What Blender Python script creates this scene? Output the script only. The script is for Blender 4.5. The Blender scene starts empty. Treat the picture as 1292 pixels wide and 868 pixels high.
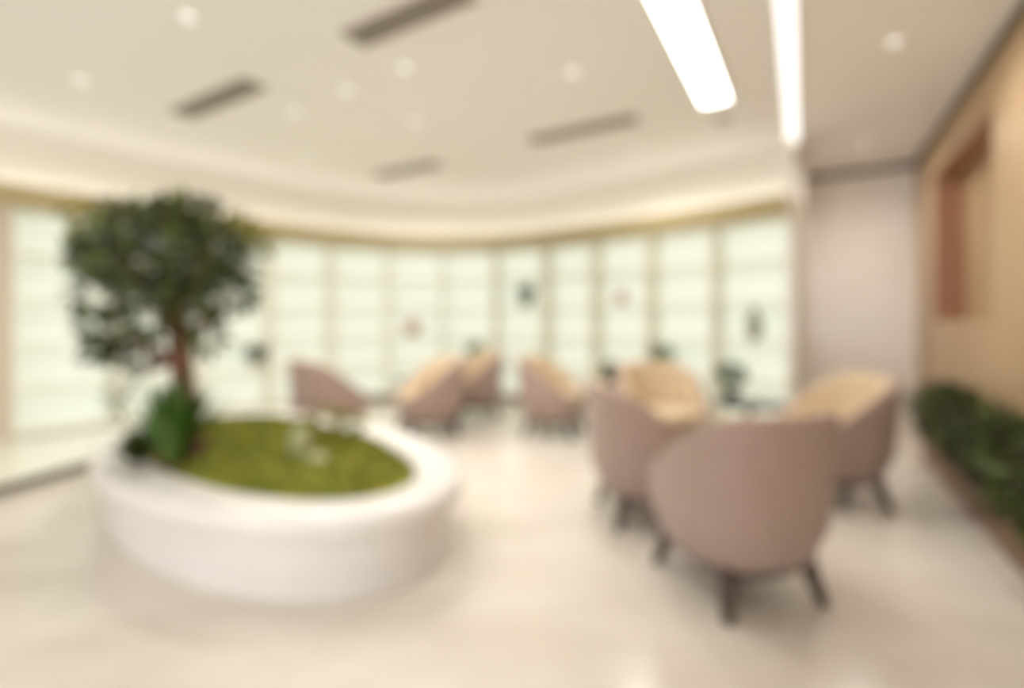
import bpy, bmesh, math, random
from mathutils import Vector, Matrix
random.seed(7)
S = bpy.context.scene
C = S.collection

# ------------------------------------------------------------------ camera
EYE = 1.25
cd = bpy.data.cameras.new('camera'); cam = bpy.data.objects.new('camera', cd); C.objects.link(cam)
cam.location = (0, 0, EYE); cam.rotation_euler = (math.pi/2, 0, 0)
cd.sensor_width = 36; cd.lens = 620/1292*36; cd.shift_y = -29/1292; cd.clip_start = .02
cd.dof.use_dof = True                       # the photograph is out of focus as a whole
cd.dof.focus_distance = .30; cd.dof.aperture_fstop = 1.25
S.camera = cam

# ------------------------------------------------------------------ world, exposure
w = bpy.data.worlds.new('world'); S.world = w; w.use_nodes = True
bg = w.node_tree.nodes['Background']; bg.inputs[0].default_value = (.97, .985, 1, 1); bg.inputs[1].default_value = 2.3
S.view_settings.view_transform = 'Standard'; S.view_settings.look = 'None'
S.view_settings.gamma = 1; S.view_settings.use_curve_mapping = False
S.view_settings.exposure = 0.36
SPOT_W = 52.0; PANEL_E = 5.5; STRIP_E = 1.0; SHELF_E = .47; FILL_E = 9.0

# ------------------------------------------------------------------ materials
def srgb(r, g, b):
    f = lambda c: (c/255/12.92 if c/255 <= .04045 else ((c/255+.055)/1.055)**2.4)
    return (f(r), f(g), f(b), 1)
def mat(name, col, rough=.6, col2=None, scale=6.0, stretch=(1,1,1), bump=0.0, bscale=60, metal=0, spec=.5, sheen=0, detail=4, lo=.35, hi=.65):
    m = bpy.data.materials.new(name); m.use_nodes = True
    nt = m.node_tree; b = nt.nodes['Principled BSDF']
    b.inputs['Roughness'].default_value = rough; b.inputs['Metallic'].default_value = metal
    b.inputs['Specular IOR Level'].default_value = spec
    b.inputs['Base Color'].default_value = col
    if sheen: b.inputs['Sheen Weight'].default_value = sheen
    tc = nt.nodes.new('ShaderNodeTexCoord')
    mp = nt.nodes.new('ShaderNodeMapping'); mp.inputs['Scale'].default_value = stretch
    nt.links.new(tc.outputs['Object'], mp.inputs['Vector'])
    if col2:
        n = nt.nodes.new('ShaderNodeTexNoise'); n.inputs['Scale'].default_value = scale; n.inputs['Detail'].default_value = detail
        nt.links.new(mp.outputs[0], n.inputs['Vector'])
        r = nt.nodes.new('ShaderNodeValToRGB')
        r.color_ramp.elements[0].position = lo; r.color_ramp.elements[0].color = col
        r.color_ramp.elements[1].position = hi; r.color_ramp.elements[1].color = col2
        nt.links.new(n.outputs['Fac'], r.inputs['Fac']); nt.links.new(r.outputs['Color'], b.inputs['Base Color'])
    if bump:
        n2 = nt.nodes.new('ShaderNodeTexNoise'); n2.inputs['Scale'].default_value = bscale; n2.inputs['Detail'].default_value = 3
        nt.links.new(mp.outputs[0], n2.inputs['Vector'])
        bp = nt.nodes.new('ShaderNodeBump'); bp.inputs['Strength'].default_value = bump; bp.inputs['Distance'].default_value = .01
        nt.links.new(n2.outputs['Fac'], bp.inputs['Height']); nt.links.new(bp.outputs[0], b.inputs['Normal'])
    return m
def emat(name, col, strength, alb=.8):
    m = bpy.data.materials.new(name); m.use_nodes = True
    b = m.node_tree.nodes['Principled BSDF']; b.inputs['Base Color'].default_value = (alb,alb,alb,1)
    b.inputs['Emission Color'].default_value = col; b.inputs['Emission Strength'].default_value = strength
    return m
M = dict(
 floor=mat('polished_marble', srgb(214,206,193), .20, srgb(227,220,209), 1.3, (1,2.2,1), detail=8),
 ceiling=mat('ceiling_paint', srgb(249,247,244), .7),
 white=mat('white_paint', srgb(232,228,216), .5),
 tan_trim=mat('tan_trim', srgb(178,162,118), .45, srgb(188,172,130), 5, (1,1,6)),
 marble=mat('pale_marble', srgb(243,236,226), .18, srgb(248,243,236), 1.8, (1,1,.6), detail=8),
 wood=mat('tan_wood', srgb(188,160,124), .42, srgb(198,170,134), 3, (1,1,.15), detail=6),
 redwood=mat('red_brown_wood', srgb(158,114,88), .4, srgb(170,126,98), 4, (1,1,.2)),
 gap_shade=mat('painted_gap_shade', srgb(92,80,68), .6),  # dark colour standing in for the shade in the ceiling joint
 shelf=mat('white_shelf_board', srgb(232,228,212), .35),
 beige_panel=mat('beige_panel', srgb(204,190,172), .5),
 lit=emat('backlit_panel', srgb(249,255,231), SHELF_E, .45),
 panel_light=emat('light_diffuser', (1,.99,.96,1), PANEL_E),
 strip_light=emat('strip_diffuser', (1,.98,.97,1), STRIP_E),
 spot_lens=emat('spot_lens', (1,.95,.88,1), .62),
 skirting=mat('dark_skirting', srgb(112,104,92), .35),
 platform=mat('platform_gloss', srgb(226,226,212), .12),
 planter=mat('white_glazed_stone', srgb(228,224,220), .28, srgb(234,231,227), 2.5),
 moss=mat('moss', srgb(100,110,30), .95, srgb(144,142,44), 9, bump=.9, bscale=70),
 moss2=mat('moss_tuft', srgb(120,126,36), .95, srgb(160,156,56), 8),
 bark=mat('red_brown_bark', srgb(128,84,62), .85, srgb(96,66,50), 14, (1,1,.3), bump=.8, bscale=30),
 leaf_a=mat('leaf_dark', srgb(48,54,24), .5), leaf_b=mat('leaf_mid', srgb(82,92,38), .5),
 leaf_c=mat('leaf_bright', srgb(104,122,44), .5), leaf_y=mat('leaf_yellow_green', srgb(138,134,44), .8, spec=.2),
 leaf_g=mat('leaf_vivid', srgb(70,112,36), .5), leaf_t=mat('leaf_teal', srgb(84,118,92), .5), leaf_s=mat('leaf_sage', srgb(140,158,130), .6),
 rock=mat('pale_rock', srgb(160,162,116), .8, srgb(188,188,150), 10, bump=.6, bscale=25),
 fabric=mat('mauve_taupe_fabric', srgb(161,137,126), .85, srgb(169,146,136), 40, bump=.25, bscale=320, sheen=.2),
 lining=mat('beige_fabric', srgb(210,187,154), .85, srgb(216,195,163), 40, bump=.25, bscale=320, sheen=.2),
 leg=mat('dark_stained_wood', srgb(66,52,44), .4, srgb(80,64,54), 12, (1,1,.2)),
 table=mat('dark_table_top', srgb(76,80,78), .25, srgb(88,92,88), 8),
 pot_dark=mat('dark_pot', srgb(56,54,52), .45), pot_white=mat('white_ceramic', srgb(226,222,208), .3),
 pink=mat('dusty_pink_ceramic', srgb(196,160,148), .4), grey=mat('grey_ceramic', srgb(150,148,136), .4),
 greygreen=mat('grey_green_ceramic', srgb(120,130,112), .4),
 trough=mat('brown_trough', srgb(120,92,70), .5, srgb(134,104,80), 4, (1,1,.3)),
 soil=mat('soil', srgb(60,46,36), .95, bump=.8, bscale=60),
 vent=mat('vent_metal', srgb(176,166,156), .5), vent_dark=mat('vent_dark', srgb(118,110,102), .8),
 chrome=mat('satin_metal', srgb(200,196,190), .3, metal=.6),
)

# ------------------------------------------------------------------ helpers
def mesh(name, verts, faces, m, parent=None, smooth=False, mats=None, midx=None):
    me = bpy.data.meshes.new(name); me.from_pydata([tuple(v) for v in verts], [], faces)
    if mats:
        for k in mats: me.materials.append(M[k])
        me.polygons.foreach_set('material_index', midx)
    else: me.materials.append(M[m])
    if smooth: me.polygons.foreach_set('use_smooth', [True]*len(me.polygons))
    me.update()
    o = bpy.data.objects.new(name, me); C.objects.link(o)
    if parent: o.parent = parent
    return o
def fixn(o):
    bm = bmesh.new(); bm.from_mesh(o.data); bmesh.ops.recalc_face_normals(bm, faces=bm.faces); bm.to_mesh(o.data); bm.free(); return o
def bevel(o, wd=.006, seg=2):
    bm = bmesh.new(); bm.from_mesh(o.data)
    bmesh.ops.bevel(bm, geom=[e for e in bm.edges if len(e.link_faces) == 2 and e.calc_face_angle(0) > .6], offset=wd, segments=seg, affect='EDGES', profile=.5)
    bm.to_mesh(o.data); bm.free(); return o
def prism(name, poly, z0, z1, m, parent=None):
    n = len(poly)
    v = [(p[0], p[1], z0) for p in poly] + [(p[0], p[1], z1) for p in poly]
    f = [list(range(n))[::-1], list(range(n, 2*n))] + [[i, (i+1) % n, n+(i+1) % n, n+i] for i in range(n)]
    return fixn(mesh(name, v, f, m, parent))
def strip(name, outer, inner, z0, z1, m, parent=None):
    """solid wall between two polylines of equal length"""
    n = len(outer); v = []
    for a, b in zip(outer, inner): v += [(a[0],a[1],z0),(a[0],a[1],z1),(b[0],b[1],z1),(b[0],b[1],z0)]
    f = []
    for i in range(n-1):
        for k in range(4): f.append([4*i+k, 4*i+(k+1) % 4, 4*i+4+(k+1) % 4, 4*i+4+k])
    f += [[0,1,2,3], [4*n-4+k for k in (3,2,1,0)]]
    return fixn(mesh(name, v, f, m, parent))
def box(name, c, s, m, parent=None, rz=0):
    hx, hy, hz = s[0]/2, s[1]/2, s[2]/2
    co, si = math.cos(rz), math.sin(rz)
    poly = [(c[0]+x*co-y*si, c[1]+x*si+y*co) for x, y in ((-hx,-hy),(hx,-hy),(hx,hy),(-hx,hy))]
    return prism(name, poly, c[2]-hz, c[2]+hz, m, parent)
def lathe(name, prof, m, parent=None, seg=32, loc=(0,0,0), sx=1, sy=1, rz=0):
    v, f = [], []; n = len(prof)
    co, si = math.cos(rz), math.sin(rz)
    for k in range(seg):
        a = 2*math.pi*k/seg
        for r, z in prof:
            x, y = r*sx*math.cos(a), r*sy*math.sin(a)
            v.append((loc[0]+x*co-y*si, loc[1]+x*si+y*co, loc[2]+z))
    for k in range(seg):
        k2 = (k+1) % seg
        for i in range(n-1): f.append([k*n+i, k2*n+i, k2*n+i+1, k*n+i+1])
    f.append([k*n for k in range(seg)][::-1]); f.append([k*n+n-1 for k in range(seg)])
    return fixn(mesh(name, v, f, m, parent, smooth=True))
def flatcap(o):
    try: o.data.set_sharp_from_angle(angle=.9)
    except Exception: pass
    return o
def tube(name, pts, rads, m, parent=None, seg=10):
    v, f = [], []
    pts = [Vector(p) for p in pts]; n = len(pts)
    for i, p in enumerate(pts):
        t = (pts[min(i+1,n-1)] - pts[max(i-1,0)]).normalized()
        a = t.cross(Vector((.3,.9,.1))).normalized(); b = t.cross(a)
        for k in range(seg):
            th = 2*math.pi*k/seg
            v.append(p + rads[i]*(math.cos(th)*a + math.sin(th)*b))
    for i in range(n-1):
        for k in range(seg):
            f.append([i*seg+k, i*seg+(k+1) % seg, (i+1)*seg+(k+1) % seg, (i+1)*seg+k])
    f.append(list(range(seg))[::-1]); f.append([(n-1)*seg+k for k in range(seg)])
    return fixn(mesh(name, v, f, m, parent, smooth=True))
def thing(name, label, cat, loc=(0,0,0), rz=0, group=None):
    o = bpy.data.objects.new(name, None); C.objects.link(o); o.location = loc; o.rotation_euler = (0,0,rz); o.empty_display_size = .1
    return tag(o, label, cat, group)
def tag(o, label, cat, group=None):
    o['label'] = label; o['category'] = cat
    if group: o['group'] = group
    return o
def struct(o, label=None):
    o['kind'] = 'structure'
    if label: o['label'] = label
    return o
def copytree(o, parent=None):
    c = o.copy(); C.objects.link(c); c.parent = parent
    for ch in list(o.children): copytree(ch, c)
    return c
def leaves(name, pts, parent, mats, size=.05, weights=None, up=.3, width=.5):
    """leaf blades: bent pairs of quads at given points"""
    v, f, mi = [], [], []
    for p, out in pts:
        L = size*random.uniform(.7, 1.3); W = L*width
        d = Vector((random.gauss(0,1), random.gauss(0,1), random.gauss(0,.7)+up)) + out*1.2
        d.normalize()
        s = d.cross(Vector((random.gauss(0,.5), random.gauss(0,.5), 1))).normalized(); nrm = s.cross(d)
        b = len(v); p = Vector(p)
        v += [p, p+d*L*.45+s*W*.5+nrm*L*.06, p+d*L*.5-nrm*L*.04, p+d*L*.45-s*W*.5+nrm*L*.06, p+d*L-nrm*L*.12]
        f += [[b,b+1,b+2],[b,b+2,b+3],[b+1,b+4,b+2],[b+2,b+4,b+3]]
        k = random.choices(range(len(mats)), weights)[0]; mi += [k]*4
    o = mesh(name, v, f, None, parent, mats=mats, midx=mi); o['kind'] = 'stuff'
    return o
def blob_pts(c, r, n):
    out = []
    for _ in range(n):
        d = Vector((random.gauss(0,1), random.gauss(0,1), random.gauss(0,1))).normalized()
        q = random.uniform(.35, 1)**.5
        out.append((Vector((c[0]+d.x*r[0]*q, c[1]+d.y*r[1]*q, c[2]+d.z*r[2]*q)), d))
    return out
def blades(name, base, n, length, parent, mats, weights=None, spread=.8, wd=.02):
    """arching strap leaves"""
    v, f, mi = [], [], []
    for _ in range(n):
        a = random.uniform(0, 2*math.pi); L = length*random.uniform(.6,1.1); sp = random.uniform(.15, spread)
        o = Vector((math.cos(a), math.sin(a), 0)); s = Vector((-o.y, o.x, 0)); b = len(v)
        p0 = Vector(base)+o*random.uniform(0,.03)
        for i in range(5):
            t = i/4
            p = p0 + o*(sp*L*t*1.0) + Vector((0,0,1))*(L*(t*1.1-.75*sp*t*t))
            ww = wd*(math.sin(math.pi*(.15+.85*t))*.5+.05)
            v += [p-s*ww, p+s*ww+Vector((0,0,.002))]
        k = random.choices(range(len(mats)), weights)[0]
        for i in range(4): f.append([b+2*i, b+2*i+1, b+2*i+3, b+2*i+2]); mi.append(k)
    o = mesh(name, v, f, None, parent, mats=mats, midx=mi); o['kind'] = 'stuff'; return o

# ------------------------------------------------------------------ layout
CEIL = 3.2; CORN = 2.58; CORN0 = 2.38
U = Vector((.515, .857)); V = Vector((.857, -.515))          # the room's two directions on plan
ctrl = [(-6.2,-3.4),(-6.2,-1.9),(-6.15,1.6),(-5.75,3.3),(-4.94,4.74),(-3.37,6.55),(-2.31,7.43),(-1.08,7.79),(.03,7.60),(1.05,6.92),(2.21,5.90),(2.92,5.18),(3.6,4.45)]
curve = []
for i in range(1, len(ctrl)-2):
    p0, p1, p2, p3 = [Vector(ctrl[i+k]) for k in (-1,0,1,2)]
    for k in range(24):
        t = k/24
        curve.append(.5*((2*p1)+(-p0+p2)*t+(2*p0-5*p1+4*p2-p3)*t*t+(-p0+3*p1-3*p2+p3)*t**3))
curve.append(Vector(ctrl[-2]))
acc = [0]
for a, b in zip(curve, curve[1:]): acc.append(acc[-1]+(b-a).length)
TOT = acc[-1]
def at(s):
    s = min(max(s,0),TOT-1e-6); lo = max(i for i in range(len(acc)) if acc[i] <= s); lo = min(lo, len(curve)-2)
    return curve[lo].lerp(curve[lo+1], (s-acc[lo])/(acc[lo+1]-acc[lo]))
def nrm(s):                                                    # plan normal, away from the room
    t = (at(s+.05)-at(s-.05)).normalized(); return Vector((-t.y, t.x))
def s_at_ratio(k):                                             # where the wall is met in direction X/Y = k
    best = min((abs((at(TOT*i/800).x/at(TOT*i/800).y)-k), TOT*i/800) for i in range(250,801)); return best[1]
def poly_off(s0, s1, off, n=40): return [at(s0+(s1-s0)*i/n)+nrm(s0+(s1-s0)*i/n)*off for i in range(n+1)]
S0 = s_at_ratio((16-646)/620)

# ------------------------------------------------------------------ setting
struct(box('floor', (-.3,3.3,-.05), (14,10.6,.1), 'floor'), 'polished pale beige marble floor')
struct(box('ceiling', (-.3,3.3,CEIL+.06), (14,10.6,.12), 'ceiling'), 'warm white painted ceiling')
struct(strip('wall_back', poly_off(0,TOT,.52,80), poly_off(0,TOT,.42,80), 0, CEIL, 'white'), 'curved wall behind the display shelves')
struct(strip('wall_fascia', poly_off(0,TOT,.42,80), poly_off(0,TOT,.13,80), CORN, CEIL, 'white'), 'curved white fascia above the display shelves')
struct(strip('trim_1', poly_off(0,TOT,.42,80), poly_off(0,TOT,-.03,80), CORN0, CORN-.02, 'tan_trim'), 'curved tan cornice band above the display shelves')
struct(strip('trim_4', poly_off(0,TOT,-.03,80), poly_off(0,TOT,-.05,80), CORN0, CORN+.012, 'tan_trim'), 'upright lip of the tan cornice')
M['fill'] = emat('fill_strip', (1,.95,.88,1), FILL_E)  # unseen glowing strip, added to brighten the fascia and ceiling
cv = thing('fill_light', 'added fill light strip, unseen behind the lip of the curved tan cornice', 'cove light', (at(TOT*.6).x, at(TOT*.6).y, CORN-.02))
for nm, o0, o1, z0, z1, mm in (('carrier', .035, .0, 0, .008, 'white'), ('lit_strip', .03, .005, .008, .014, 'fill')):
    sh = at(TOT*.6)
    strip(nm, [p-sh for p in poly_off(.01,TOT-.01,o0,80)], [p-sh for p in poly_off(.01,TOT-.01,o1,80)], z0, z1, mm, cv)
struct(strip('wall_left', poly_off(0,S0,.42,24), poly_off(0,S0,.0,24), 0, CORN0, 'beige_panel'), 'plain beige panelled stretch of curved wall')
# end pier of the curved wall, marble wall set back behind it
E0 = at(TOT); pier_back = Vector((3.95,6.74))
struct(prism('wall_pier', [E0+V*.004, E0+V*.05, E0+V*.05+U*1.80, E0+V*.004+U*1.80], 0, CEIL, 'marble'), 'narrow end pier of the shelf wall')
cor = Vector((4.97,6.05))
mw0 = cor - V*2.6
struct(prism('wall_far', [cor+V*.28, cor+V*.28+U*.12, mw0+U*.12, mw0], 0, CEIL, 'marble'), 'pale glossy marble wall between shelves and wood wall')
# wood wall on the right with a framed recess
W0 = Vector((1.34,0))
def wp(s, off=0.0): return W0 + U*s + V*off                      # off > 0 is into the wall
SA, SB, ZA, ZB, ND = 4.14, 6.06, 1.24, 2.80, .24
SC = 7.055
wr = thing('wall_right','tan wood wall with a recessed framed niche','wall'); del wr['category']; struct(wr)
for s0, s1, z0, z1 in ((-3.5,SA,0,CEIL),(SB,SC,0,CEIL),(SA,SB,0,ZA),(SA,SB,ZB,CEIL)):
    prism('wall_panel', [wp(s0), wp(s1), wp(s1,.3), wp(s0,.3)], z0, z1, 'wood', wr)
nt_ = .022
prism('niche_back', [wp(SA,ND), wp(SB,ND), wp(SB,.3), wp(SA,.3)], ZA, ZB, 'wood', wr)
prism('jamb', [wp(SB-nt_,0), wp(SB+.0,0), wp(SB,ND), wp(SB-nt_,ND)], ZA, ZB, 'redwood', wr)
prism('jamb', [wp(SA,0), wp(SA+nt_,0), wp(SA+nt_,ND), wp(SA,ND)], ZA, ZB, 'redwood', wr)
prism('niche_head', [wp(SA+nt_,0), wp(SB-nt_,0), wp(SB-nt_,ND), wp(SA+nt_,ND)], ZB-nt_, ZB, 'redwood', wr)
prism('niche_sill', [wp(SA+nt_,0), wp(SB-nt_,0), wp(SB-nt_,ND), wp(SA+nt_,ND)], ZA, ZA+nt_, 'wood', wr)
struct(prism('trim_2', [wp(-3.5,-.03), wp(SC,-.03), wp(SC,0), wp(-3.5,0)], CEIL-.06, CEIL, 'gap_shade'), 'dark strip painted as the shadow gap where the wood wall meets the ceiling')  # solid strip, its dark colour paints the shade of a gap
struct(prism('trim_3', [cor-U*.03, cor, mw0, mw0-U*.03], CEIL-.06, CEIL, 'gap_shade'), 'dark strip painted as the shadow gap above the marble wall')
# low glossy platform along the left of the shelf wall
pe = [(-3.75,-.45),(-3.72,2.0),(-3.66,3.3),(-3.56,3.95),(-3.35,4.8),(-2.95,5.6)]
sE = s_at_ratio(-2.7/6.95)
back = [at(sE*i/30)-nrm(sE*i/30)*.008 for i in range(30,-1,-1)]
back = [b for b in back if b.y > -.49]
pl = thing('low_platform','low glossy white platform with dark edge along the shelf wall','platform')
prism('platform_top', [Vector(p)for p in pe]+back, .085, .10, 'platform', pl)
pe2 = [Vector(p)+Vector((-.012,.004)) for p in pe]
prism('riser', pe2+back, 0, .085, 'skirting', pl)

# ------------------------------------------------------------------ display shelves, one unit per bay
UNITS = []
SHL = {0:'white backlit display shelf unit beside the plain beige wall panel', 11:'white backlit display shelf unit at the narrow marble end pier'}
NB = 12; BW = (TOT-S0)/NB; DEP = .36
PB = .10
ROWS = [.12+.448*i for i in range(6)]
for b in range(NB):
    s0, s1 = S0+b*BW, S0+(b+1)*BW
    a, c = at(s0), at(s1); na, nc = nrm(s0), nrm(s1); base = (a+c)/2
    if b == NB-1: nc = U*.9
    t = thing('display_shelf', SHL.get(b, 'white backlit display shelf unit of the curved wall with nothing on it'), 'shelf unit', (base.x,base.y,0), 0, 'backlit shelf units')
    UNITS.append(t)
    L = lambda p: (p.x-base.x, p.y-base.y)
    tt = (c-a).normalized()
    a1, c1 = a+tt*.002, c-tt*.002; A1, C1 = a1+na*DEP, c1+nc*DEP
    prism('plinth', [L(a1+na*.03), L(c1+nc*.03), L(C1), L(A1)], 0, .11, 'skirting', t)
    prism('back_panel', [L(A1-na*.03), L(C1-nc*.03), L(C1), L(A1)], .11, 2.375, 'lit', t)
    prism('side_panel', [L(a1), L(a1+tt*.02), L(A1+tt*.02-na*.03), L(A1-na*.03)], .11, 2.375, 'shelf', t)
    prism('side_panel', [L(c1-tt*.02), L(c1), L(C1-nc*.03), L(C1-tt*.02-nc*.03)], .11, 2.375, 'shelf', t)
    for z in ROWS:
        prism('shelf_board', [L(a1+tt*.02+na*.005), L(c1-tt*.02+nc*.005), L(C1-tt*.02-nc*.03), L(A1+tt*.02-na*.03)], z-.01, z+.012, 'shelf', t)

BAYS = []
def shelf_spot(px, row, inset=.14):
    s = s_at_ratio((px-646)/620); r = (s-S0)/BW; fr = r-math.floor(r)
    fr = min(max(fr,.2),.8); s = S0+(math.floor(r)+fr)*BW
    k = math.floor(r); BAYS.append(k); a, c = at(S0+k*BW), at(S0+(k+1)*BW)
    p = a.lerp(c, fr)+nrm(s)*inset
    return (p.x, p.y, ROWS[row]+.0125)
def potted(name, label, loc, pr, ph, potm, lr, lz, n, mats, size=.05, group=None, cat='plant', weights=None):
    t = thing(name, label, cat, loc, 0, group)
    p = lathe('pot', [(pr*.7,0),(pr*.78,.004),(pr,ph*.9),(pr*1.02,ph),(pr*.9,ph),(pr*.85,ph*.88)], potm, t, 24)
    lathe('soil', [(pr*.84,ph*.80),(pr*.84,ph*.89)], 'soil', t, 20)
    tube('stem', [(0,0,ph*.85),(.006,.004,lz-lr*.3)], [.008,.004], 'bark', t, 6)
    leaves('foliage', blob_pts((0,0,lz), (lr,lr,lr*.85), n), t, mats, size, weights)
    return t
potted('potted_plant','small dark green potted plant on a low lit shelf', shelf_spot(338,1), .08,.12,'pot_white',.115,.22,260,['leaf_a','leaf_b'],.06,'plants on the shelves')
potted('potted_plant','bushy fresh green potted plant on the shelf behind the beige seat', shelf_spot(830,1), .08,.11,'pot_white',.115,.22,240,['leaf_c','leaf_g'],.06,'plants on the shelves')
potted('potted_plant','pale yellow-green potted plant on the low shelf in the wall centre', shelf_spot(597,1), .08,.11,'pot_white',.115,.22,220,['leaf_c','leaf_y'],.06,'plants on the shelves')
potted('potted_plant','grey-green potted plant on an upper lit shelf', shelf_spot(660,3), .10,.10,'greygreen',.115,.22,300,['leaf_t','leaf_s'],.06,'plants on the shelves')
def vase(label, loc, prof, m, cat='vase'):
    t = thing('vase', label, cat, loc)
    lathe('body', prof, m, t, 28)
    lathe('neck_rim', [(prof[-1][0]*.75,prof[-1][1]-.004),(prof[-1][0]*1.12,prof[-1][1]-.004),(prof[-1][0]*1.15,prof[-1][1]+.004),(prof[-1][0]*.75,prof[-1][1]+.006)], m, t, 28)
    return t
vase('squat dusty pink ceramic vase on a lit shelf', shelf_spot(520,2), [(.06,0),(.11,.04),(.14,.1),(.12,.16),(.06,.2),(.055,.23)], 'pink')
vase('tall grey ceramic vase on a lit shelf near the marble wall', shelf_spot(945,2), [(.05,0),(.07,.06),(.085,.18),(.06,.28),(.04,.32),(.045,.36)], 'grey')
vase('small pale pink ceramic vase on a lit shelf', shelf_spot(778,3), [(.04,0),(.07,.05),(.075,.11),(.045,.16),(.05,.19)], 'pink')

HOLD = ['small dark green plant','fresh green plant','pale yellow-green plant','grey-green plant','squat pink vase','tall grey vase','small pink vase']
for k in range(NB):
    h = [HOLD[i] for i, q in enumerate(BAYS) if q == k]
    if h: UNITS[k]['label'] = 'white backlit display shelf unit holding the ' + ' and the '.join(h)
# ------------------------------------------------------------------ ceiling fittings
def cp(x, y): d = (CEIL-EYE)*620/(405-y); return Vector(((x-646)/620*d, d))
def linear_light(name, label, c0, c1, wd, m, drop=.012):
    t = thing(name, label, 'ceiling light', (c0.x, c0.y, CEIL-.0005))
    d = (c1-c0); L = d.length; d.normalize(); n = Vector((d.y,-d.x))*wd/2
    q = lambda a, b, k: d*a+n*k if b is None else d*a+n*k
    o = prism('diffuser', [n*-1, n, n+d*L, d*L-n], -drop, 0, m, t)
    fr = .02
    for s in (-1,1):
        prism('frame_rail', [n*s, n*s*(1+2*fr/wd), n*s*(1+2*fr/wd)+d*L, n*s+d*L], -drop-.006, 0, 'white', t)
    for a in (-fr, L):
        prism('end_rail', [n*-(1+2*fr/wd)+d*a, n*(1+2*fr/wd)+d*a, n*(1+2*fr/wd)+d*(a+fr), n*-(1+2*fr/wd)+d*(a+fr)], -drop-.006, 0, 'white', t)
    return t
linear_light('linear_ceiling_light','wide bright white linear light panel recessed in the ceiling', Vector((-.85+.61*1.4,1.4)), Vector((-.85+.61*4.36,4.36)), .22, 'panel_light')
linear_light('linear_ceiling_light','narrow white light strip in the ceiling leading to the marble wall', Vector((-.10+.59*1.4,1.4)), Vector((-.10+.59*6.3,6.3)), .11, 'strip_light')
def vent(label, c, L):
    t = thing('air_diffuser', label, 'air vent', (c.x,c.y,CEIL-.0005), math.atan2(V.y,V.x), 'slot vents in the ceiling')
    W = .17
    box('backing', (0,0,-.003), (L,W,.006), 'vent_dark', t)
    for s in (-1,1):
        box('frame_rail', (0,s*(W/2+.01),-.008), (L+.04,.02,.016), 'vent', t)
        box('frame_end', (s*(L/2+.01),0,-.008), (.02,W,.016), 'vent', t)
    for k in range(4): box('slat', (0,-W/2+W*(k+.5)/4,-.010), (L,.012,.008), 'vent', t)
vent('dark slot air vent in the ceiling, the one by the light panel', Vector((-.68,3.14)), .95)
vent('grey slot air vent in the ceiling above the tree', cp(272,125), 1.15)
vent('grey slot air vent in the ceiling above the seating, past the panel end', cp(733,163), 1.1)
vent('faint grey slot air vent close to the curved fascia', cp(513,214), 1.0)
DL = [(238,19),(102,100),(437,112),(512,84),(372,139),(523,151),(387,194),(533,226),(723,89),(1129,51),(1088,179),(806,186)]
DLAB = ['round downlight on the open-floor side of the vent above the tree','round downlight nearest the plain beige wall panel','round downlight between the vent above the tree and the dark vent','round downlight between the vent above the tree and the dark vent',
 'round downlight just past the end of the vent above the tree','round downlight between the dark vent and the faint vent','round downlight above the tree close to the curved fascia','round downlight beside the faint vent at the curved fascia',
 'round downlight between the dark vent and the light panel','round downlight between the light strip and the wood wall','round downlight between the light strip and the wood wall','round downlight past the light panel, close to the curved fascia']
first = None
def add_spot(t):
    ld = bpy.data.lights.new('downlight_lamp','SPOT'); ld.energy = SPOT_W; ld.spot_size = 2.8; ld.spot_blend = .9; ld.color = (1,.95,.90); ld.shadow_soft_size = .06
    lo = bpy.data.objects.new('downlight_lamp', ld); C.objects.link(lo); lo.parent = t; lo.location = (0,0,-.03)
for i, (x, y) in enumerate(DL):
    p = cp(x, y)
    if first is None:
        first = thing('downlight','small round recessed downlight glowing in the ceiling','ceiling light',(p.x,p.y,CEIL-.0005),0,'recessed ceiling downlights')
        lathe('lens', [(.0001,-.024),(.025,-.021),(.045,-.012),(.048,0)], 'spot_lens', first, 20)
        lathe('bezel', [(.045,-.010),(.062,-.008),(.066,0),(.045,0)], 'white', first, 24)
        t = first
    else:
        t = copytree(first); t.location = (p.x,p.y,CEIL-.0005)
    t['label'] = DLAB[i]
for t in [o for o in C.objects if o.name.startswith('downlight') and o.type == 'EMPTY']: add_spot(t)
p = cp(912,150)
t = thing('ceiling_speaker','small grey round ceiling speaker beyond the end of the light panel','speaker',(p.x,p.y,CEIL-.0005))
lathe('grille', [(.0001,-.012),(.06,-.010),(.065,0)], 'vent', t, 24); lathe('rim', [(.065,-.010),(.082,-.006),(.085,0),(.065,0)], 'chrome', t, 24)

# ------------------------------------------------------------------ oval planter, moss, tree
PC = Vector((-1.7,3.4)); PA, PBb, PT = 1.7, .9, math.radians(140)
pt = thing('oval_planter','large oval glossy white planter holding the tree','planter',(PC.x,PC.y,0),PT)
def oval(name, prof, m, parent, seg=96):
    """profile of (offset inward from the outer edge, z)"""
    v, f = [], []; n = len(prof)
    for k in range(seg):
        a = 2*math.pi*k/seg
        for off, z in prof: v.append(((PA-off)*math.cos(a), (PBb-off)*math.sin(a), z))
    for k in range(seg):
        k2 = (k+1) % seg
        for i in range(n): f.append([k*n+i, k2*n+i, k2*n+(i+1) % n, k*n+(i+1) % n])
    return flatcap(fixn(mesh(name, v, f, m, parent, smooth=True)))
oval('body', [(.09,.10),(.08,.16),(.075,.285),(.30,.285),(.30,.10)], 'planter', pt)
oval('rim', [(.05,.285),(.015,.295),(0,.32),(0,.365),(.012,.39),(.04,.40),(.24,.40),(.27,.39),(.28,.365),(.28,.285)], 'planter', pt)
oval('base_band', [(.075,0),(.07,.02),(.07,.09),(.085,.10),(.30,.10),(.30,0)], 'planter', pt)
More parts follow.
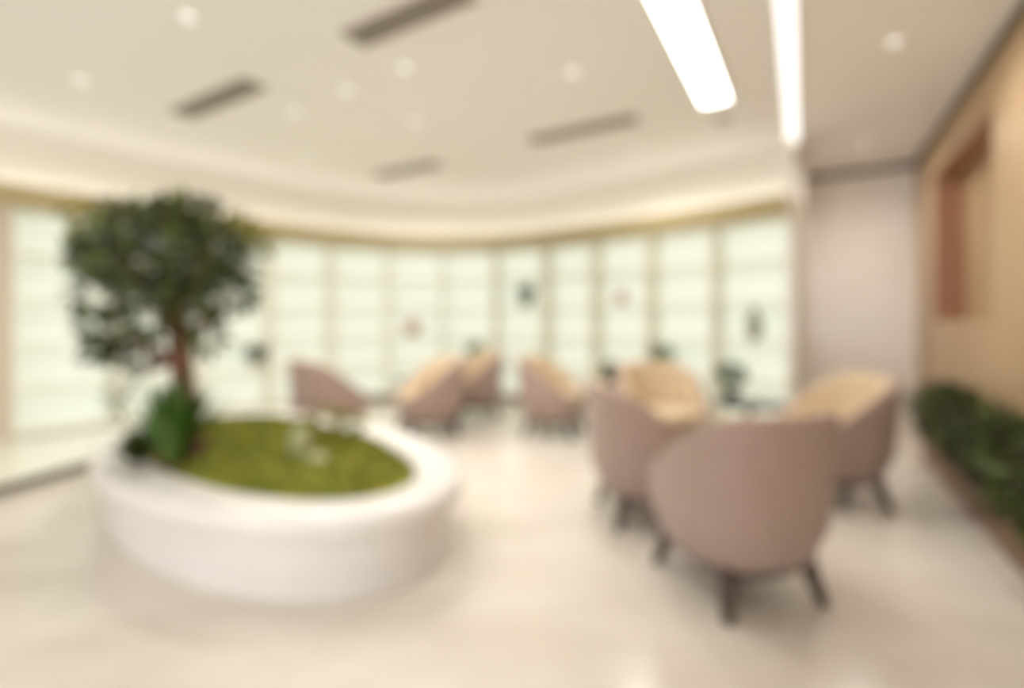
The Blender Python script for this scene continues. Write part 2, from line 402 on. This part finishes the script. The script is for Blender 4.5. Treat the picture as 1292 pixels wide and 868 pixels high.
def moss_z(x, y):
    r = math.hypot(x/(PA-.27), y/(PBb-.27)); h = max(0, 1-r*r)
    return .365+.16*h+.03*h*math.sin(5*x+1)*math.cos(6*y)
mv, mf = [], []; NR, NS = 14, 80
for i in range(NR+1):
    for k in range(NS):
        a = 2*math.pi*k/NS; r = i/NR
        x, y = (PA-.285)*r*math.cos(a), (PBb-.285)*r*math.sin(a)
        mv.append((x, y, moss_z(x,y)+random.uniform(-.008,.008)))
for i in range(NR):
    for k in range(NS): mf.append([i*NS+k, i*NS+(k+1) % NS, (i+1)*NS+(k+1) % NS, (i+1)*NS+k])
ms = thing('moss_bed','olive green moss mound filling the white planter','moss',(PC.x,PC.y,0),PT); ms['kind'] = 'stuff'
mesh('moss_mound', mv, mf, 'moss', ms, smooth=True)
tp = []
for _ in range(5200):
    a = random.uniform(0,2*math.pi); r = math.sqrt(random.random())*.985
    x, y = (PA-.3)*r*math.cos(a), (PBb-.3)*r*math.sin(a)
    tp.append((Vector((x,y,moss_z(x,y)-.006)), Vector((0,0,.8))))
leaves('moss_tufts', tp, ms, ['moss','moss2'], .035, None, .8, .45)
def on_moss(X, Y):
    q = Vector((X,Y))-PC; c, s = math.cos(PT), math.sin(PT)
    return moss_z(q.x*c+q.y*s, -q.x*s+q.y*c)
# tree
TD = 3.05
def tpix(x, y, dd=0): d = TD+dd; return Vector(((x-646)/620*d, d, EYE-(y-405)/620*d))
TX, TY = (240-646)/620*TD, TD
tb = Vector((TX, TY, on_moss(TX,TY)-.03))
tree = thing('ficus_tree','dark green ficus tree with red-brown trunk growing from the white planter','tree', tb)
lp = lambda p: Vector(p)-tb
trunk = [tb, tpix(236,545), tpix(233,505), tpix(229,465), tpix(226,430), tpix(222,395), tpix(214,355)]
tube('trunk', [lp(p) for p in trunk], [.10,.075,.066,.062,.058,.05,.03], 'bark', tree, 14)
for k in range(5):
    a = k*1.3+.4
    tube('root', [lp(tb)+Vector((0,0,.10)), Vector((math.cos(a)*.10,math.sin(a)*.10,.055)), Vector((math.cos(a)*.2,math.sin(a)*.2,.015))], [.04,.03,.012], 'bark', tree, 8)
brs = [((228,455),(185,440),(140,415),0),((226,430),(265,400),(290,370),.1),((225,420),(190,370),(150,320),-.15),((222,400),(250,340),(270,300),-.1),((226,440),(230,370),(205,300),.25),((228,450),(195,465),(165,470),.15)]
for a, b, c, dd in brs:
    tube('branch', [lp(tpix(*a)), lp(tpix(*b,dd*.6)), lp(tpix(*c,dd))], [.035,.024,.01], 'bark', tree, 8)
tube('hanging_branch', [lp(tpix(195,452,-.1)), lp(tpix(172,478,-.15)), lp(tpix(152,505,-.18)), lp(tpix(136,528,-.2))], [.018,.016,.013,.005], 'grey', tree, 7)
cl = [(205,318,62,0,620),(155,322,44,-.15,330),(262,325,48,.1,330),(205,320,60,.32,420),(205,325,58,-.32,420),(250,285,34,-.1,180),(165,285,34,.1,180),(285,365,32,-.05,200),(132,372,30,0,200),(210,380,42,.2,240),
      (128,415,22,-.05,120),(172,440,26,.1,130),(118,440,14,-.05,50),(262,425,22,.1,90),(150,452,14,0,50),(215,275,30,.1,120),(255,268,14,0,40),(112,330,16,0,50),(305,330,18,.05,60),(190,405,24,-.2,80),(250,400,22,-.2,70)]
pts = []
for x, y, r, dd, n in cl:
    c = lp(tpix(x,y,dd)); rr = r/205
    pts += blob_pts(c, (rr*1.12,rr*1.2,rr), n)
leaves('foliage', pts, tree, ['leaf_a','leaf_b','leaf_c'], .075, [6,4,2], .1, .5)
pts = []
for x, y, r, n in ((98,272,14,34),(120,280,14,30),(335,305,12,26),(320,298,12,24),(300,288,14,30),(230,258,16,40)): pts += blob_pts(lp(tpix(x,y)), (r/205,)*3, n)
leaves('young_foliage', pts, tree, ['leaf_y','leaf_c'], .075, [3,1], .1, .5)
leaves('hanging_foliage', blob_pts(lp(tpix(150,500,-.17)), (.06,.06,.10), 26), tree, ['leaf_b','leaf_c'], .06, None, -.3, .4)
# undergrowth
fx, fy = TX+.03, TY-.17
fern = thing('fern','bright green fern clump at the foot of the tree trunk','fern',(fx,fy,on_moss(fx,fy)-.01))
lathe('crown', [(.05,0),(.04,.03),(.01,.05)], 'bark', fern, 12)
blades('fronds', (0,0,.02), 170, .52, fern, ['leaf_g','leaf_b'], [3,1], .6, .035)
fx, fy = TX-.28, TY-.05
fern = thing('fern','dark green fern clump beside the tree trunk, against the planter rim','fern',(fx,fy,on_moss(fx,fy)-.01))
lathe('crown', [(.05,0),(.04,.03),(.01,.05)], 'bark', fern, 12)
blades('fronds', (0,0,.02), 120, .26, fern, ['leaf_b','leaf_a'], [2,1], .9, .03)
gx, gy = -1.22, 3.36
pg = thing('yellow_groundcover','low yellow-green leafy plant on the moss','plant',(gx,gy,on_moss(gx,gy)-.01))
lathe('crown', [(.03,0),(.02,.03),(.005,.04)], 'bark', pg, 10)
leaves('foliage', blob_pts((0,0,.06), (.24,.18,.08), 260), pg, ['leaf_y','leaf_c'], .06, [3,1], .5, .5)
def rock(label, x, y, r, seed):
    rnd = random.Random(seed); bm = bmesh.new(); bmesh.ops.create_icosphere(bm, subdivisions=3, radius=1)
    ax = [Vector((rnd.gauss(0,1),rnd.gauss(0,1),rnd.gauss(0,1))).normalized() for _ in range(9)]
    for v in bm.verts:
        k = 1
        for q in ax:
            dd = v.co.normalized().dot(q)
            if dd > .72: k = min(k, .72/dd)
        v.co = Vector((v.co.x*r[0]*k, v.co.y*r[1]*k, v.co.z*r[2]*k+r[2]*.62))
    me = bpy.data.meshes.new('pale_rock'); bm.to_mesh(me); bm.free(); me.materials.append(M['rock'])
    o = bpy.data.objects.new('pale_rock', me); C.objects.link(o); o.location = (x,y,on_moss(x,y)-.03); tag(o, label, 'rock'); return o
rock('upright pale rock standing on the moss', -1.23, 2.86, (.075,.06,.13), 3)
rock('small pale rock lying on the moss beside the upright one', -1.10, 2.78, (.06,.05,.05), 5)

# ------------------------------------------------------------------ armchairs
def sup(phi, n=2.5):
    s, c = math.sin(phi), math.cos(phi)
    k = (abs(s)**n+abs(c)**n)**(-1/n)
    return Vector((s*k, -c*k))
def smooth(t): t = min(max(t,0),1); return t*t*(3-2*t)
PH = math.radians(142)
def toph(phi): return .44+.42*(1-smooth((abs(phi)-.55)/(PH-.35)))
def scl(z):
    if z < .34: return .80+.15*smooth((z-.2)/.16)
    return .95+.09*(z-.34)/.5
def shell(name, r0, r1, zb, inset_top, m, parent, ax=.375, ay=.385):
    """closed band between plan radii r0 (outer) and r1 (inner)"""
    NP, NZ = 44, 9; v, f = [], []
    ring = 2*(NZ+1)+2
    for i in range(NP+1):
        phi = -PH+2*PH*i/NP; e = sup(phi); zt = toph(phi)-inset_top
        row = []
        for k in range(NZ+1):
            z = zb+(zt-.012-zb)*k/NZ; s = scl(z)
            row.append((e.x*(ax*s-r0), e.y*(ay*s-r0), z))
        s = scl(zt); mid = (r0+r1)/2
        row.append((e.x*(ax*s-(r0*.7+r1*.3)), e.y*(ay*s-(r0*.7+r1*.3)), zt))
        row.append((e.x*(ax*s-(r0*.3+r1*.7)), e.y*(ay*s-(r0*.3+r1*.7)), zt))
        for k in range(NZ,-1,-1):
            z = zb+(zt-.012-zb)*k/NZ; s = scl(z)
            row.append((e.x*(ax*s-r1), e.y*(ay*s-r1), z))
        v += row
    R = ring
    for i in range(NP):
        for k in range(R): f.append([i*R+k, i*R+(k+1) % R, (i+1)*R+(k+1) % R, (i+1)*R+k])
    f.append(list(range(R))); f.append([NP*R+k for k in range(R)][::-1])
    return fixn(mesh(name, v, f, m, parent, smooth=True))
def sup_lathe(name, prof, m, parent, ax=.375, ay=.385, seg=48):
    v, f = [], []; n = len(prof)
    for k in range(seg):
        e = sup(2*math.pi*k/seg)
        for off, z in prof: v.append((e.x*(ax*off), e.y*(ay*off), z))
    for k in range(seg):
        k2 = (k+1) % seg
        for i in range(n-1): f.append([k*n+i, k2*n+i, k2*n+i+1, k*n+i+1])
    f.append([k*n for k in range(seg)][::-1]); f.append([k*n+n-1 for k in range(seg)])
    return flatcap(fixn(mesh(name, v, f, m, parent, smooth=True)))
def make_chair():
    t = thing('tub_armchair','','armchair')
    sh = shell('outer_shell', 0, .035, .205, 0, 'fabric', t)
    rp = []
    for i in range(45):
        phi = -PH+2*PH*i/44; e = sup(phi); z = toph(phi); k = scl(z)
        rp.append((e.x*(.375*k-.004), e.y*(.385*k-.004), z-.008))
    tube('piping', rp, [.006]*45, 'fabric', sh, 6)
    shell('inner_lining', .036, .075, .36, -.004, 'lining', t)
    sup_lathe('seat_body', [(.70,.205),(.74,.21),(.80,.30),(.82,.37)], 'fabric', t)
    sc = sup_lathe('seat_cushion', [(.70,.372),(.765,.378),(.78,.40),(.775,.44),(.74,.462),(.60,.470),(.2,.476)], 'lining', t)
    tube('piping', [(sup(2*math.pi*k/48).x*.375*.779, sup(2*math.pi*k/48).y*.385*.779, .440) for k in range(49)], [.005]*49, 'lining', sc, 6)
    sup_lathe('base_frame', [(.64,.150),(.69,.156),(.72,.204)], 'leg', t)
    for sx in (-1,1):
        for sy in (-1,1):
            x0, y0 = sx*.205, sy*.21
            tube('leg', [(x0,y0,.2045),(x0+sx*.015,y0+sy*.02,.12),(x0+sx*.045,y0+sy*.06,0)], [.040,.036,.023], 'leg', t, 12)
    return t
ch0 = make_chair()
chairs = [
 ((1.06,2.35), (-.264,.965), 'mauve tub armchair with its back to the open floor, before the plant table'),
 ((.88,3.17), (.99,.05), 'mauve tub armchair beside the dark plant table, on the side towards the planter'),
 ((2.24,3.50), (-1,.10), 'mauve tub armchair beside the wood wall, facing the dark plant table'),
 ((1.34,4.38), (.12,-1), 'tub armchair showing its beige seat and inner back across the dark plant table'),
 ((.47,5.42), (.92,-.38), 'tub armchair by the second dark table, its brown back to the aisle'),
 ((-.93,5.40), (-.9,-.43), 'tub armchair across the aisle, its brown back to the aisle and beige lining showing'),
 ((-.52,6.35), (-.9,-.40), 'tub armchair standing close to the middle of the curved shelf wall'),
 ((-1.93,5.22), (.72,.69), 'brown tub armchair partly hidden behind the moss planter'),
]
for i, (p, d, lab) in enumerate(chairs):
    t = ch0 if i == 0 else copytree(ch0)
    t.location = (p[0],p[1],0); t.rotation_euler = (0,0,math.atan2(-d[0],d[1])); t['label'] = lab; t['group'] = 'tub armchairs'

# ------------------------------------------------------------------ tables
def table(label, x, y, r=.31, h=.55):
    t = thing('round_side_table', label, 'table', (x,y,0), 0, 'dark round side tables')
    lathe('table_top', [(.05,h-.028),(r-.012,h-.028),(r,h-.018),(r,h-.006),(r-.006,h),(.001,h)], 'table', t, 48)
    lathe('pedestal', [(.045,.02),(.03,.06),(.026,.3),(.03,h-.05),(.07,h-.028)], 'leg', t, 20)
    lathe('foot', [(.19,0),(.195,.008),(.18,.016),(.05,.024)], 'leg', t, 36)
    return t
table('round dark side table carrying the teal green potted plant', 2.05, 4.25, .29)
table('round dark side table carrying a short dark plant near the curved shelves', 1.18, 5.76, .29)
table('round dark side table behind the moss planter, between two armchairs', -1.22, 6.17, .28, .50)
potted('potted_plant','teal green potted plant in a dark pot on the round table', (1.88,4.20,.5505), .065,.10,'pot_dark',.11,.24,240,['leaf_t','leaf_b'],.06)

potted('potted_plant','short dark green plant in a dark bowl on the table near the curved shelves', (1.14,5.70,.5505), .09,.08,'pot_dark',.10,.13,220,['leaf_a','leaf_b'],.05)

# ------------------------------------------------------------------ trough with shrubs along the wood wall
T0, T1, TDp, TH = 2.2, 5.1, .24, .24
tr = thing('planter_trough','long brown planter trough standing against the wood wall','planter')
def wq(s, k): return W0+U*s-V*k
prism('front_board', [wq(T0,TDp), wq(T1,TDp), wq(T1,TDp-.02), wq(T0,TDp-.02)], .0, TH, 'trough', tr)
prism('back_board', [wq(T0,.025), wq(T1,.025), wq(T1,.005), wq(T0,.005)], .0, TH, 'trough', tr)
for s in (T0, T1-.02): prism('end_board', [wq(s,TDp-.02), wq(s+.02,TDp-.02), wq(s+.02,.025), wq(s,.025)], .0, TH, 'trough', tr)
prism('soil', [wq(T0+.02,TDp-.02), wq(T1-.02,TDp-.02), wq(T1-.02,.025), wq(T0+.02,.025)], .02, TH-.03, 'soil', tr)
SHR = [2.55,3.05,3.55,4.05,4.52,4.95]
for i, s in enumerate(SHR):
    c = wq(s, .13)
    t = thing('trough_shrub', 'dark green leafy shrub at the armchair end of the brown trough' if s == SHR[-1] else 'dark green leafy shrub in the brown trough by the wood wall', 'shrub', (c.x,c.y,TH-.03), 0, 'shrubs in the trough')
    for k in range(4):
        a = random.uniform(0,6.28)
        tube('stem', [(.02*math.cos(a),.02*math.sin(a),0),(.05*math.cos(a),.05*math.sin(a),.18),(.08*math.cos(a),.08*math.sin(a),.32)], [.008,.006,.004], 'bark', t, 6)
    pp = []
    for P, D in blob_pts((0,0,.27), (.25,.25,.26), 620)+blob_pts((0,0,.10), (.20,.20,.16), 160):
        off = (Vector((P.x,P.y)).dot(V))
        if off > .045: P -= Vector((V.x,V.y,0))*(off-.045+random.uniform(0,.10))
        D2 = D.copy(); k = max(0, Vector((D2.x,D2.y)).dot(V)); D2 -= Vector((V.x,V.y,0))*k
        pp.append((P, D2))
    leaves('foliage', pp, t, ['leaf_a','leaf_b','leaf_c'], .065, [5,3,1], .2, .5)
